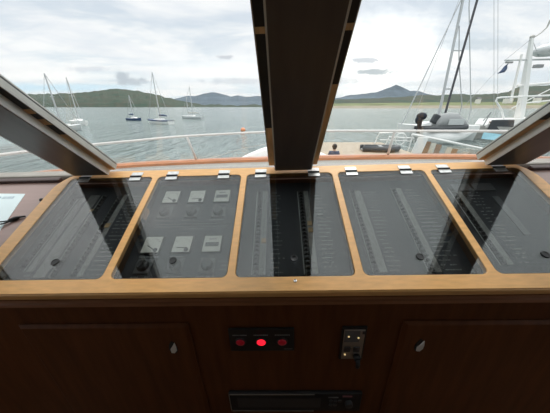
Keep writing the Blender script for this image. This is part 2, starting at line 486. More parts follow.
# ------------------------------------------------------------------ the sea and the land
o = MB().box((0, 3500, SEA_Z - 5), (14000, 7400, 10)).build('sea', M['sea'], F_SEA)
struct(o, 'grey-green rippled water filling the loch to the far shore', 'sea')
def at(px, py, Y):
    """Level-frame point at forward distance Y seen at photo pixel (used to read the skyline and boats off the photograph)."""
    vx, vz = (px - 275) / 232.5, (206.5 - py) / 232.5
    cp, sp_ = math.cos(PITCH), math.sin(PITCH)
    fwd, up = cp + vz * sp_, vz * cp - sp_
    return Vector((vx * Y / fwd, Y, up * Y / fwd))
def ridge(name, mm, prof, Y0, Y1, seed, rough_, label, cat='hill', z0=SEA_Z - 1, ease=0.7):
    """Land rising from the shore at Y0 to a skyline at Y1 read from (pixel x, pixel y) points."""
    rnd = random.Random(seed)
    xs = []
    for (xa, ya), (xb, yb) in zip(prof, prof[1:]):
        k = max(2, int((xb - xa) / 3))
        for i in range(k):
            f = i / k; f = f * f * (3 - 2 * f) * .5 + f * .5
            xs.append((xa + (xb - xa) * i / k, ya + (yb - ya) * f))
    xs.append(prof[-1])
    from mathutils import noise as ns
    cols = []
    NV = 12
    for px, py in xs:
        top = at(px, py, Y1)
        top.z += rough_ * ns.fractal(Vector((px * .12, seed, 0)), 1.0, 2.0, 4)
        col_ = []
        for j in range(NV + 1):
            f = j / NV
            p = Vector((top.x * ((Y0 + (Y1 - Y0) * f) / Y1), Y0 + (Y1 - Y0) * f, z0 + (top.z - z0) * (f ** ease)))
            if 0 < j < NV:
                p.z += rough_ * 1.2 * ns.fractal(Vector((px * .09, f * 4, seed + 3)), 1.0, 2.0, 4) * (1 - f * .6) * min(1, f * 4)
            p.z = max(p.z, z0) if j == 0 else p.z
            col_.append(p)
        col_.append(Vector((top.x * 1.15, Y1 * 1.15, z0 - 1)))
        cols.append(col_)
    b_ = MB()
    b_.loft(cols, close=True, caps=True)
    o = b_.build(name, mm, F_SEA, smooth=False)
    return struct(o, label, cat)
ridge('hill_blue', M['hill_far'], [(150, 104), (168, 101), (178, 98), (187, 96), (196, 96), (204, 93.5), (213, 92), (222, 94), (231, 96.5), (238, 95.5), (246, 97), (258, 96), (275, 97), (300, 99), (320, 98), (330, 98), (340, 97.5), (350, 95), (358, 94.5), (366, 93.5), (375, 92.5), (384, 89.5), (391, 87), (396, 84.5), (402, 87), (410, 91), (418, 91), (428, 94), (445, 98), (470, 101), (490, 104)], 4200, 5600, 3, 10, 'distant blue-grey mountains with a sharp peak across the loch')
ridge('hill_wooded', M['hill_green'], [(-120, 88), (-60, 92), (-10, 97), (20, 95.5), (36, 94), (60, 93.5), (75, 93), (88, 92), (98, 91), (106, 89.5), (117, 88.6), (128, 89.5), (138, 91.5), (148, 92.5), (156, 94.5), (168, 98), (180, 100.5), (192, 103), (205, 104.5), (225, 105.5), (262, 105), (300, 105)], 1500, 2100, 11, 11, 'dark green wooded hill on the far shore at the left')
ridge('hill_headland', M['hill_green'], [(290, 101), (315, 100), (332, 99), (350, 99.2), (368, 98.5), (385, 97.5), (400, 97), (412, 96), (425, 95), (440, 95), (455, 94), (470, 94.5), (485, 94), (498, 93.5), (508, 92), (515, 88), (522, 86.5), (535, 86), (550, 85), (580, 83), (640, 82), (700, 86)], 760, 1000, 23, 2.5, 'low dark green wooded headland across the water at the right', z0=-1.0)
ridge('field', M['field'], [(285, 104.2), (320, 103.7), (350, 103.4), (400, 102.8), (450, 102.3), (500, 102), (550, 101.5), (600, 101), (700, 101)], 640, 755, 31, 0.5, 'pale green grass field along the right-hand shore', 'field', z0=-1.6, ease=1.0)
o = ridge('beach', M['beach'], [(280, 106.2), (320, 105.9), (350, 105.8), (450, 105.4), (550, 105.2), (700, 104.8)], 560, 640, 37, 0.2, 'narrow tan shingle beach below the grass field', 'beach', z0=SEA_Z - .5, ease=1.0)
for k, (y0, ztop) in enumerate(((2300, 330), (2600, 250), (2900, 180), (3250, 120), (3600, 70))):
    o = MB().box((0, y0 + 140, (ztop + SEA_Z) / 2), (15000, 280, ztop - SEA_Z)).build('haze', M['haze'], F_SEA)
    tag(o, 'thin blue haze over the water before the far mountains', 'haze', 'layers of haze', 'stuff')

def house(px, py, Y, w, h, label):
    p = at(px, py, Y)
    r = thing('house', label, 'house', F_SEA @ T(p), 'white houses on the far shore')
    F = F_SEA @ T(p)
    MB().box((0, 0, h / 2 - 4), (w, 8, h + 8)).build('wall', M['render_white'], F, r)
    MB().xprism([(-4.6, h), (4.6, h), (0, h + 4)], -w / 2 - .4, w / 2 + .4).build('roof', M['roof_slate'], F, r)
house(508, 100.6, 720, 22, 5, 'long white house on the right shore, left one of the pair by the white mast')
house(537, 100.2, 720, 16, 6, 'white house on the right shore, just right of the white mast')
house(478, 101.0, 720, 10, 5, 'small white house above the field, behind the sailing yacht rigging')

# ------------------------------------------------------------------ boats on moorings
def hull_rings(L, Bm, free, draft=.35, sheer=.25, n=11):
    rings = []
    for i in range(n):
        f = i / (n - 1)
        x = -L / 2 + L * f
        w = Bm / 2 * (math.sin(math.pi * min(1, .18 + .82 * (1 - f))) ** .75 if f > .35 else .80 + .2 * f / .35)
        if f == 1: w = .03
        zd = free + sheer * (f - .35) ** 2 * 2.0
        rk = .10 * L * max(0, f - .75) * 1.2
        rings.append([Vector((x + rk, -w, zd)), Vector((x + rk * .5, -w * .93, zd * .5)), Vector((x, -w * .75, 0)), Vector((x, 0, -draft)),
                      Vector((x, w * .75, 0)), Vector((x + rk * .5, w * .93, zd * .5)), Vector((x + rk, w, zd))])
    return rings
def sailboat(label, pos, yaw, L, hm, masts, cover=None, stripe=None, free=.85, cabin=True, boom=True, group='sailing boats at moorings'):
    F = F_SEA @ T(pos) @ Matrix.Rotation(yaw, 4, 'Z')
    r = thing('sailboat', label, 'sailboat', F, group)
    MB().loft(hull_rings(L, L * .30, free)).build('hull', hm, F, r, smooth=False)
    if stripe:
        rs = [[p * 1.0 for p in ring] for ring in hull_rings(L, L * .305, free)]
        MB().loft([[q[0] + Vector((0, 0, .04)), q[0] * .5 + q[1] * .5, q[-1] * .5 + q[-2] * .5, q[-1] + Vector((0, 0, .04))] for q in rs]).build('sheer_stripe', stripe, F, r)
    if cabin:
        b_ = MB()
        b_.loft([[Vector((x, -w, free)), Vector((x, -w * .85, free + h)), Vector((x, w * .85, free + h)), Vector((x, w, free))] for x, w, h in
                 ((-L * .12, L * .09, .08), (-L * .10, L * .10, .42), (L * .12, L * .085, .36), (L * .24, L * .05, .10))])
        b_.build('cabin_top', M['white'], F, r)
    for fx, hgt in masts:
        x = L * fx
        MB().tube([(x, 0, free - .2), (x, 0, hgt)], [.13, .09], 8).build('mast', M['spar'], F, r)
        MB().tube([(x, -L * .07, hgt * .62), (x, L * .07, hgt * .62)], .04, 6).build('spreader', M['spar'], F, r)
        if boom:
            MB().tube([(x, 0, free + 1.0), (x - L * .33, 0, free + .95)], .07, 6).build('boom', M['spar'], F, r)
            if cover:
                MB().tube([(x + .1, 0, free + 1.12), (x - L * .15, 0, free + 1.16), (x - L * .32, 0, free + 1.02)], [.2, .2, .1], 8).build('sail_cover', cover, F, r)
    x, hgt = L * masts[0][0], masts[0][1]
    MB().tube([(x, 0, hgt), (L * .5, 0, free + .25)], .035, 5).build('forestay', M['wire'], F, r)
    MB().tube([(L * masts[-1][0], 0, masts[-1][1]), (-L * .49, 0, free + .1)], .03, 5).build('backstay', M['wire'], F, r)
    return r
def moor(px, py, Y):
    p = at(px, py, Y); p.z = SEA_Z; return p
sailboat('white sailboat half hidden behind the left window pillar, tall bare mast', Vector((-35.6, 41.2, SEA_Z)), math.radians(78), 6.0, M['lightgrey'], [(-.02, 8.6)], None)
sailboat('small white sailboat with a low cabin, next right of the left window pillar', Vector((-45.6, 57.5, SEA_Z)), math.radians(-35), 7.2, M['white'], [(.07, 9.7)], None)
sailboat('small dark blue sailboat with one short mast, between two white ones', Vector((-42.6, 75, SEA_Z)), math.radians(-22), 5.6, M['navy'], [(.0, 6.9)], M['navy'], free=.6)
sailboat('largest moored sailboat, white hull with navy sail cover and tall mast', Vector((-27.9, 60, SEA_Z)), math.radians(150), 8.2, M['white'], [(-.04, 11.0)], M['navy'], M['navy'])
sailboat('white two-masted sailboat farthest off, left of the central window pillar', Vector((-28.0, 84, SEA_Z)), math.radians(160), 8.2, M['lightgrey'], [(-.06, 9.8), (.16, 6.9)], M['offwhite'])
o = MB().ball((-5.5, 42, SEA_Z + .2), (.42, .42, .38)).build('mooring_buoy', M['orange'], F_SEA, smooth=True)
tag(o, 'small orange mooring buoy floating beyond the bow rail', 'buoy')

# ------------------------------------------------------------------ moored craft to the right
# sailing yacht whose rig crosses the sky
Fy = F_SEA @ T((22.5, 31, SEA_Z))
r = thing('sailing_yacht', 'moored sailing yacht with tall mast and dark rolled sail, right-hand window', 'sailing yacht', Fy)
MB().loft(hull_rings(9, 3.2, 1.7, .4)).build('hull', M['white'], Fy @ T((-2.2, 0, 0)) @ Matrix.Rotation(math.pi, 4, 'Z'), r)
MB().loft([[Vector((x, -w, 1.7)), Vector((x, -w * .85, 1.7 + h)), Vector((x, w * .85, 1.7 + h)), Vector((x, w, 1.7))] for x, w, h in ((-4.6, .6, .1), (-3.4, 1.0, .45), (.6, 1.1, .5), (1.0, 1.1, .1))]).build('cabin_top', M['lightgrey'], Fy, r)
P2 = lambda x, y, z: (x, y, z)
MB().tube([(19.65, 30, -2.3), (19.63, 30, .16), (19.1, 30, 9.9), (18.9, 30, 13.5)], [.15, .14, .13, .1], 10).build('mast', M['spar'], F_SEA, r)
MB().tube([(20.40, 30, -1.9), (20.40, 30, -.38), (20.55, 30, 9.9), (20.6, 30, 13.5)], [.12, .12, .11, .08], 10).build('rolled_sail', M['dark_spar'], F_SEA, r)
MB().box((19.95, 30, 1.85), (1.0, .12, .16)).build('spreader', M['spar'], F_SEA, r)
MB().box((19.85, 30, 5.6), (1.0, .10, .12)).build('spreader', M['spar'], F_SEA, r)
MB().tube([(15.3, 30, -2.1), (15.55, 30, -1.7), (18.90, 30, 9.94), (19.0, 30, 13.0)], .06, 6).build('forestay', M['spar'], F_SEA, r)
MB().tube([(23.4, 30, -2.2), (23.36, 30, -.38), (19.9, 30, 9.4), (19.0, 30, 13.0)], .05, 6).build('shroud', M['spar'], F_SEA, r)
MB().tube([(22.2, 30, -2.2), (22.11, 30, .16), (20.33, 30, 4.72), (19.4, 30, 7.8)], .05, 6).build('shroud', M['wire'], F_SEA, r)
MB().tube([(16.6, 30, -2.2), (18.95, 30, 11.5)], .02, 5).build('shroud', M['wire'], F_SEA, r)
MB().box((23.2, 29.2, -2.35), (1.9, .8, .65)).build('deck_locker', M['white'], F_SEA, r, bevel=.08)

# inflatable tender on the yacht's side
Ft = F_SEA @ T((18.9, 27.6, -3.55))
r = thing('inflatable_tender', 'grey-canopied inflatable tender with white hull and black outboard motor', 'inflatable boat', Ft)
b_ = MB()
b_.tube([(-2.7, -.75, 1.30), (-1.0, -.85, 1.28), (1.2, -.85, 1.34), (2.2, -.55, 1.45), (2.65, 0, 1.52), (2.2, .55, 1.45), (1.2, .85, 1.34), (-1.0, .85, 1.28), (-2.7, .75, 1.30)], [.2, .27, .27, .26, .25, .26, .27, .27, .2], 12)
b_.build('buoyancy_tube', M['dark_grey'], Ft, r, smooth=True)
rg = []
for f in range(9):
    x = -1.9 + 5.7 * f / 8
    k = math.sin(math.pi * min(1, .25 + .78 * f / 8)) ** .6 if f else .75
    rg.append([Vector((x, -.95 * k, .98)), Vector((x, -.98 * k, .98 - .95 * k)), Vector((x, -.5 * k, .98 - 1.5 * k)), Vector((x, .5 * k, .98 - 1.5 * k)), Vector((x, .98 * k, .98 - .95 * k)), Vector((x, .95 * k, .98))])
MB().loft(rg).build('hull', M['gel_white'], Ft, r, smooth=True)
MB().tube([(-1.9, -.98, 1.0), (2.0, -1.0, 1.0), (3.8, -.5, 1.0)], .06, 6).build('rubbing_strake', M['grey_cloth'], Ft, r)
rg = []
for x, z0_, h, w in ((-1.0, 1.3, .75, .6), (-.6, 1.3, 1.48, .68), (.2, 1.35, 1.62, .72), (1.2, 1.4, 1.50, .68), (2.0, 1.4, 1.0, .55), (2.5, 1.4, .5, .4)):
    rg.append([Vector((x, -w, z0_))] + [Vector((x, -w * math.cos(a) , z0_ + h * math.sin(a) ** .6)) for a in (.5, 1.0, 1.57, 2.14, 2.64)] + [Vector((x, w, z0_))])
MB().loft(rg).build('canopy', M['grey_cloth'], Ft, r, smooth=True)
MB().box((.85, -.73, 2.0), (1.7, .04, .62)).build('canopy_window', M['lightgrey'], Ft, r, bevel=.02)
MB().box((-1.0, 0, 2.25), (.9, .5, .95), Euler((0, .35, 0)).to_matrix()).build('seat', M['dark_grey'], Ft, r, bevel=.12)
ob = MB().box((-2.7, 0, 1.55), (.35, .4, 1.5)).build('outboard_motor', M['navy_black'], Ft, r, bevel=.08)
MB().ball((-2.65, 0, 2.55), (.55, .42, .42)).ball((-2.85, 0, 2.2), (.4, .36, .5)).build('cowling', M['navy_black'], Ft, ob, smooth=True)

# gangway with a board screen
Fg = F_SEA
g = thing('gangway', 'white-railed gangway with brown and cream striped boards, behind the right rail', 'gangway', F_SEA @ T((15.5, 21.5, -4.3)))
MB().tube([(12.4, 21.9, -2.33), (13.0, 21.9, -2.42), (19.8, 21.9, -3.72)], .11, 8).build('handrail', M['white'], Fg, g)
MB().loft([[Vector((x0, y_, -4.4)), Vector((x0 + .95, y_, -4.4)), Vector((x0 + 1.35, y_, -2.52)), Vector((x0 + .45, y_, -2.5))] for x0, y_ in ((12.2, 21.2), (12.2, 21.32))]).build('end_panel', M['white'], Fg, g, bevel=.02)
mats = [M['plank_brown'], M['plank_cream'], M['plank_brown'], M['plank_grey'], M['plank_cream'], M['plank_brown'], M['plank_grey'], M['plank_cream'], M['plank_brown'], M['plank_cream']]
for k in range(10):
    x0 = 13.55 + .52 * k
    zt = -2.85 - .135 * k * .95
    MB().loft([[Vector((x0 - .22, y_, -4.4)), Vector((x0 + .26, y_, -4.4)), Vector((x0 + .40, y_, zt - .05)), Vector((x0 - .08, y_, zt))] for y_ in (21.35, 21.41)]).build('board', mats[k], Fg, g)
MB().tube([(12.3, 21.9, -4.3), (12.5, 21.9, -2.35)], .06, 6).build('post', M['white'], Fg, g)
MB().tube([(19.7, 21.9, -4.5), (19.8, 21.9, -3.7)], .06, 6).build('post', M['white'], Fg, g)

# small dark motor cruiser with the white mast at the right edge
Fm = F_SEA @ T((30.2, 31.5, SEA_Z))
v = thing('motor_cruiser', 'motor cruiser with a white lattice mast, radar scanner and dark wheelhouse windows', 'motor boat', Fm)
MB().loft(hull_rings(13, 4.0, 1.5, .5)).build('hull', M['offwhite'], Fm @ T((2.2, 0, 0)) @ Matrix.Rotation(math.pi, 4, 'Z'), v)
MB().loft([[Vector((x, -w, 1.5)), Vector((x, -w * .92, 1.5 + h)), Vector((x, w * .92, 1.5 + h)), Vector((x, w, 1.5))] for x, w, h in ((-3.9, 1.0, .3), (-3.3, 1.4, .95), (4.5, 1.6, 1.1), (4.8, 1.6, .3))]).build('deckhouse', M['white'], Fm, v)
MB().loft([[Vector((x, -1.62, 1.15)), Vector((x + .25 * s_, -1.57, 2.40)), Vector((x + .25 * s_, -1.40, 2.40)), Vector((x, -1.45, 1.15))] for x, s_ in ((-4.1, 1), (-1.0, -1))]).build('side_window', M['dark_grey'], Fm, v)
MB().loft([[Vector((cx_ - w, 32 - w, z_)), Vector((cx_ + w, 32 - w, z_)), Vector((cx_ + w, 32 + w, z_)), Vector((cx_ - w, 32 + w, z_))] for cx_, w, z_ in ((31.5, .36, -2.0), (30.95, .32, .8), (30.0, .24, 4.6), (29.32, .15, 7.2))]).build('mast', M['white'], F_SEA, v, bevel=.04)
MB().loft([[Vector((cx_ - w, 32 - w, z_)), Vector((cx_ + w, 32 - w, z_)), Vector((cx_ + w, 32 + w, z_)), Vector((cx_ - w, 32 + w, z_))] for cx_, w, z_ in ((29.55, .09, .6), (28.85, .08, 5.6))]).build('mast_strut', M['white'], F_SEA, v)
MB().ball((29.35, 32, 7.3), (.28, .2, .2)).build('masthead_lamp', M['offwhite'], F_SEA, v, smooth=True)
MB().tube([(29.5, 32, 7.2), (30.2, 32, 7.7), (30.6, 32, 8.2), (30.7, 32, 8.9)], [.07, .06, .07, .1], 6).build('aerial', M['offwhite'], F_SEA, v)
MB().tube([(27.1, 32, 5.02), (32.6, 32, 5.1)], .09, 6).build('crossarm', M['lightgrey'], F_SEA, v)
MB().tube([(27.3, 32, 4.80), (28.1, 32, 4.80)], .11, 6).build('deck_lamp', M['grey_cloth'], F_SEA, v)
MB().box((31.3, 32, 4.4), (.9, .5, .35)).build('deck_light', M['grey_cloth'], F_SEA, v, bevel=.05)
MB().lathe([(0, -.55), (1.1, -.5), (1.6, -.2), (1.55, .15), (1.0, .55), (0, .7)], F_SEA.inverted() @ F_SEA @ T((32.0, 32, 6.0)), 20).build('radar_scanner', M['lightgrey'], F_SEA, v, smooth=True)
MB().tube([(29.3, 32, 7.1), (27.15, 32, 5.05)], .03, 5).build('mast_stay', M['wire'], F_SEA, v)
MB().tube([(29.5, 32, 7.0), (30.9, 32, 5.4)], .03, 5).build('mast_stay', M['wire'], F_SEA, v)
MB().tube([(27.2, 32, 4.9), (25.5, 32, 2.4), (23.5, 32, -.6)], .02, 5).build('flag_halyard', M['wire'], F_SEA, v)
MB().tube([(29.5, 33, -2.0), (28.75, 33, .77), (24.93, 33, 10.94), (24.0, 33, 13.6)], .022, 5).build('halyard', M['wire'], F_SEA, v)
MB().tube([(29.2, 33, -2.0), (28.53, 33, .06), (24.48, 33, 10.94), (23.5, 33, 13.6)], .022, 5).build('halyard', M['wire'], F_SEA, v)
MB().tube([(29.7, 32, 2.3), (34.5, 32, 2.7)], .14, 8).build('boom', M['white'], F_SEA, v)
MB().tube([(30.0, 32, -.2), (34.5, 32, 2.3)], .06, 6).build('boom_strut', M['white'], F_SEA, v)
MB().tube([(30.5, 32, .3), (34.5, 32, .7)], .09, 6).build('boom_strut', M['white'], F_SEA, v)
MB().tube([(28.9, 31, -1.9), (27.9, 31, -.4), (26.8, 31, .65), (26.85, 31, .93), (27.3, 31, 1.0), (33.5, 31, 1.25)], .10, 8).build('guard_rail', M['white'], F_SEA, v)
MB().tube([(25.6, 30.2, -2.2), (26.0, 30.2, -.6), (25.4, 30.2, -1.6)], .07, 6).build('davit', M['grey_cloth'], F_SEA, v)
MB().tube([(26.2, 30.2, -1.75), (28.8, 30.2, -1.7)], .08, 6).build('grab_rail', M['plank_brown'], F_SEA, v)
b_ = MB()
nn = 8
b_.loft([[Vector((27.62 - .95 * f, 31.97 + .10 * math.sin(f * 6), 4.70 - 1.10 * f)), Vector((27.72 - .18 * f, 31.97 + .10 * math.sin(f * 6 + .6), 4.72 - .95 * f)),
          Vector((27.72 - .18 * f, 32.0 + .10 * math.sin(f * 6 + .6), 4.72 - .95 * f)), Vector((27.62 - .95 * f, 32.0 + .10 * math.sin(f * 6), 4.70 - 1.10 * f))] for f in [i / nn for i in range(nn + 1)]])
o = b_.build('flag', M['navy'], F_SEA, smooth=True)
tag(o, 'small navy flag hanging from the crossarm of the white mast', 'flag')
o = MB().loft([[Vector((24.3, y_, -2.75)), Vector((24.0, y_ - .3, -3.45)), Vector((25.6, y_ - .4, -3.6)), Vector((26.6, y_, -3.0))] for y_ in (28.2, 28.3)]).build('boat_cover', M['tarp'], F_SEA)
tag(o, 'pale blue boat cover beyond the white tender hull', 'tarpaulin')
# buff mooring trolley rails beside the pontoon
g = thing('pontoon_guard_rail', 'tangle of thin white pontoon rails left of the gangway', 'railing', F_SEA @ T((12, 23, -3.3)))
for pts in ([(9.6, 23, -3.3), (9.9, 23, -2.3), (12.2, 23, -2.25), (12.4, 23, -3.3)], [(10.4, 22.4, -3.3), (10.6, 22.4, -2.6), (12.9, 22.4, -2.7), (13.1, 22.4, -3.3)], [(11.2, 23, -3.3), (11.3, 23, -2.28)], [(9.8, 22.4, -2.85), (12.8, 22.4, -3.0)]):
    MB().tube(pts, .055, 6).build('rail', M['white'], F_SEA, g)
MB().tube([(11.6 + .5 * math.cos(a), 22.2, -2.75 + .5 * math.sin(a)) for a in [math.pi * 2 * k / 20 for k in range(21)]], .05, 6).build('wheel', M['white'], F_SEA, g)

# pontoon, dinghy on it, person
o = MB().box((6.0, 16.5, -3.55), (9.2, 15, .5)).box((6, 16.5, -3.9), (8.6, 14.4, .5)).build('pontoon', M['pontoon'], F_SEA)
struct(o, 'tan planked pontoon floating beyond the bow', 'pontoon')
Fd = F_SEA @ T((8.35, 19, -3.3)) @ Matrix.Rotation(math.radians(-8), 4, 'Z')
r = thing('rubber_dinghy', 'dark grey rubber dinghy lying on the tan pontoon', 'dinghy', Fd)
MB().tube([(-1.35, -.5, .22), (.7, -.55, .22), (1.3, -.3, .26), (1.45, 0, .3), (1.3, .3, .26), (.7, .55, .22), (-1.35, .5, .22)], [.2, .23, .22, .2, .22, .23, .2], 12).build('buoyancy_tube', M['dark_grey'], Fd, r, smooth=True)
MB().box((-.3, 0, .12), (2.1, .9, .1)).build('floor_board', M['grey_cloth'], Fd, r)
MB().box((-1.2, 0, .27), (.08, .9, .34)).build('transom', M['black'], Fd, r)
MB().box((.1, 0, .38), (.28, 1.0, .05)).build('thwart', M['grey_cloth'], Fd, r)

def person(pos, yaw):
    F = F_SEA @ T(pos) @ Matrix.Rotation(yaw, 4, 'Z')
    verts = [((0, 0, .95), .155), ((0, 0, 1.15), .14), ((0, -.01, 1.35), .165), ((0, -.01, 1.46), .11), ((0, 0, 1.53), .055), ((0, .01, 1.60), .075), ((0, .015, 1.68), .098), ((0, .01, 1.745), .07),
             ((-.18, 0, 1.43), .07), ((-.25, -.01, 1.18), .048), ((-.24, .08, .94), .036), ((-.235, .10, .86), .03),
             ((.18, 0, 1.43), .07), ((.25, -.01, 1.18), .048), ((.24, .08, .94), .036), ((.235, .10, .86), .03),
             ((-.09, 0, .86), .10), ((-.10, .01, .48), .062), ((-.10, -.02, .09), .045), ((-.11, .12, .035), .035),
             ((.09, 0, .86), .10), ((.10, .01, .48), .062), ((.10, -.02, .09), .045), ((.11, .12, .035), .035)]
    edges = [(0, 1), (1, 2), (2, 3), (3, 4), (4, 5), (5, 6), (6, 7), (2, 8), (8, 9), (9, 10), (10, 11), (2, 12), (12, 13), (13, 14), (14, 15), (0, 16), (16, 17), (17, 18), (18, 19), (0, 20), (20, 21), (21, 22), (22, 23)]
    for sx, root in ((-1, 11), (1, 15)):
        for k, (dy_, ln) in enumerate(((.03, .075), (.01, .085), (-.01, .08), (-.03, .06))):
            i = len(verts)
            verts.append(((sx * .235, .10 + dy_, .80), .011)); verts.append(((sx * .225, .105 + dy_ * 1.2, .80 - ln * .6), .009)); verts.append(((sx * .21, .105 + dy_ * 1.2, .80 - ln), .008))
            edges += [(root, i), (i, i + 1), (i + 1, i + 2)]
        i = len(verts)
        verts.append(((sx * .22, .15, .83), .012)); verts.append(((sx * .205, .165, .79), .01))
        edges += [(root, i), (i, i + 1)]
    me = bpy.data.meshes.new('person')
    me.from_pydata([p for p, _ in verts], edges, [])
    o = bpy.data.objects.new('person', me); COL.objects.link(o)
    o.matrix_world = F; RM['person'] = F.copy()
    sk = o.modifiers.new('skin', 'SKIN')
    for sv, (_, q) in zip(me.skin_vertices[0].data, verts): sv.radius = (q, q * (.8 if q > .13 else 1))
    me.skin_vertices[0].data[0].use_root = True
    ss = o.modifiers.new('smooth', 'SUBSURF'); ss.levels = ss.render_levels = 2
    dg = bpy.context.evaluated_depsgraph_get()
    m2 = bpy.data.meshes.new_from_object(o.evaluated_get(dg))
    o.modifiers.clear(); o.data = m2; m2.materials.clear()
    for k in ('skin', 'shirt', 'trousers'): m2.materials.append(M[k])
    for p in m2.polygons:
        c_ = p.center; p.use_smooth = True
        p.material_index = 2 if c_.z < .95 and abs(c_.x) < .2 else (1 if (c_.z < 1.49 and c_.z > 1.0) else 0)
    tag(o, 'person with dark hair in a navy shirt standing on the pontoon', 'person')
    MB().ball((0, -.015, 1.70), (.105, .118, .10)).ball((0, -.05, 1.64), (.09, .08, .09)).build('hair', M['hair'], F, o, smooth=True)
    MB().ball((0, .118, 1.655), (.016, .022, .024)).build('nose', M['skin'], F, o, smooth=True)
    for sx in (-1, 1):
        MB().ball((sx * .035, .102, 1.685), (.014, .01, .009)).build('eye', M['black'], F, o, smooth=True)
        MB().ball((sx * .10, .0, 1.665), (.014, .025, .035)).build('ear', M['skin'], F, o, smooth=True)
    MB().ball((0, .10, 1.615), (.025, .01, .008)).build('mouth', M['plank_brown'], F, o, smooth=True)
person((2.64, 10.5, -3.3), math.radians(-10))

# ------------------------------------------------------------------ our own bow
def spline(pts, n=8):
    pts = [Vector(p) for p in pts]
    out = []
    for i in range(len(pts) - 1):
        p0, p1, p2, p3 = pts[max(i - 1, 0)], pts[i], pts[i + 1], pts[min(i + 2, len(pts) - 1)]
        for k in range(n):
            s_ = k / n
            out.append(.5 * ((2 * p1) + (p2 - p0) * s_ + (2 * p0 - 5 * p1 + 4 * p2 - p3) * s_ ** 2 + (3 * p1 - p0 - 3 * p2 + p3) * s_ ** 3))
    out.append(pts[-1])
    return out
capc = spline([(-9.5, 3.0, -1.35), (-6.9, 5.25, -1.35), (-4.7, 6.35, -1.35), (-2.6, 6.68, -1.35), (0, 6.78, -1.35), (3, 6.66, -1.35), (5.3, 6.30, -1.35), (8.0, 5.2, -1.35)], 8)
def swept(path, prof):
    """prof: (outward, up) loop carried along a mostly level path."""
    rings = []
    for i, p in enumerate(path):
        d = (path[min(i + 1, len(path) - 1)] - path[max(i - 1, 0)]).normalized()
        out = Vector((-d.y, d.x, 0)).normalized()
        rings.append([p + out * a + Vector((0, 0, b__)) for a, b__ in prof])
    return rings
o = MB().loft(swept(capc, [(-.12, -.10), (.16, -.10), (.18, -.07), (.16, .0), (-.10, .02), (-.14, -.03)])).build('cap_rail', M['varnish'], F_EYE)
tag(o, 'varnished orange-brown timber cap rail running across the bow', 'rail')
o = MB().loft(swept(capc, [(-.06, -.10), (.08, -.10), (.08, -3.2), (-.06, -3.2)])).build('bulwark', M['white'], F_EYE)
struct(o, 'white painted bulwark under the varnished cap rail', 'bulwark')
dk = [(p.x, p.y - .02) for p in capc] + [(8.0, 1.34), (-9.5, 1.34)]
o = MB().prism(dk, T((0, 0, -2.2)), .12).build('foredeck', M['offwhite'], F_EYE)
struct(o, 'off-white foredeck between wheelhouse and bow', 'deck')
rp = spline([(-6.2, 2.2, -.65), (-5.05, 4.14, -.65), (-4.87, 4.45, -.65), (-4.05, 5.28, -.65), (-3.5, 5.68, -.65), (-2.48, 6.40, -.65), (-.41, 6.84, -.65), (1.23, 6.66, -.65), (2.88, 6.14, -.65), (4.55, 5.58, -.65), (6.6, 4.7, -.65)], 6)
hr = thing('bow_rail', 'white tubular handrail on stanchions around the bow', 'railing', F_EYE @ T((0, 6.7, -1.35)))
MB().tube(rp, .029, 10).build('top_rail', M['rail_white'], F_EYE, hr, smooth=True)
for a, c_ in (((-2.48, 6.40, -.66), (-2.42, 6.66, -1.34)), ((2.88, 6.14, -.66), (3.02, 6.62, -1.34)), ((.3, 6.8, -.66), (.3, 6.75, -1.34)), ((-5.35, 3.6, -.66), (-6.6, 5.35, -1.34)), ((5.6, 5.15, -.66), (5.9, 6.05, -1.34))):
    MB().tube([a, c_], .033, 8).build('stanchion', M['rail_white'], F_EYE, hr, smooth=True)
# white bow pulpit beyond the cap rail
rg = []
for k in range(15):
    x = -1.45 + 3.15 * k / 14
    h = .48 * math.sin(math.pi * (k / 14)) ** .9
    rg.append([Vector((x, 7.3, -2.2)), Vector((x, 7.35, -1.62 + h * .9)), Vector((x, 7.6, -1.60 + h)), Vector((x, 8.6 - .8 * abs(k / 7 - 1), -1.60 + h * .8)), Vector((x, 8.7 - .8 * abs(k / 7 - 1), -2.2))])
o = MB().loft(rg).build('bow_platform', M['white'], F_EYE, smooth=True)
tag(o, 'white rounded bow platform showing beside the foot of the central pillar', 'bow platform')
o = MB().tube(spline([(-3.3, 7.3, -1.55), (-2.2, 7.5, -1.45), (-1.2, 7.7, -1.22), (0, 7.9, -1.1), (1.0, 7.8, -1.2)], 6), .010, 6).build('anchor_rope', M['offwhite'], F_EYE)
tag(o, 'thin pale rope rising to the white bow platform', 'rope')

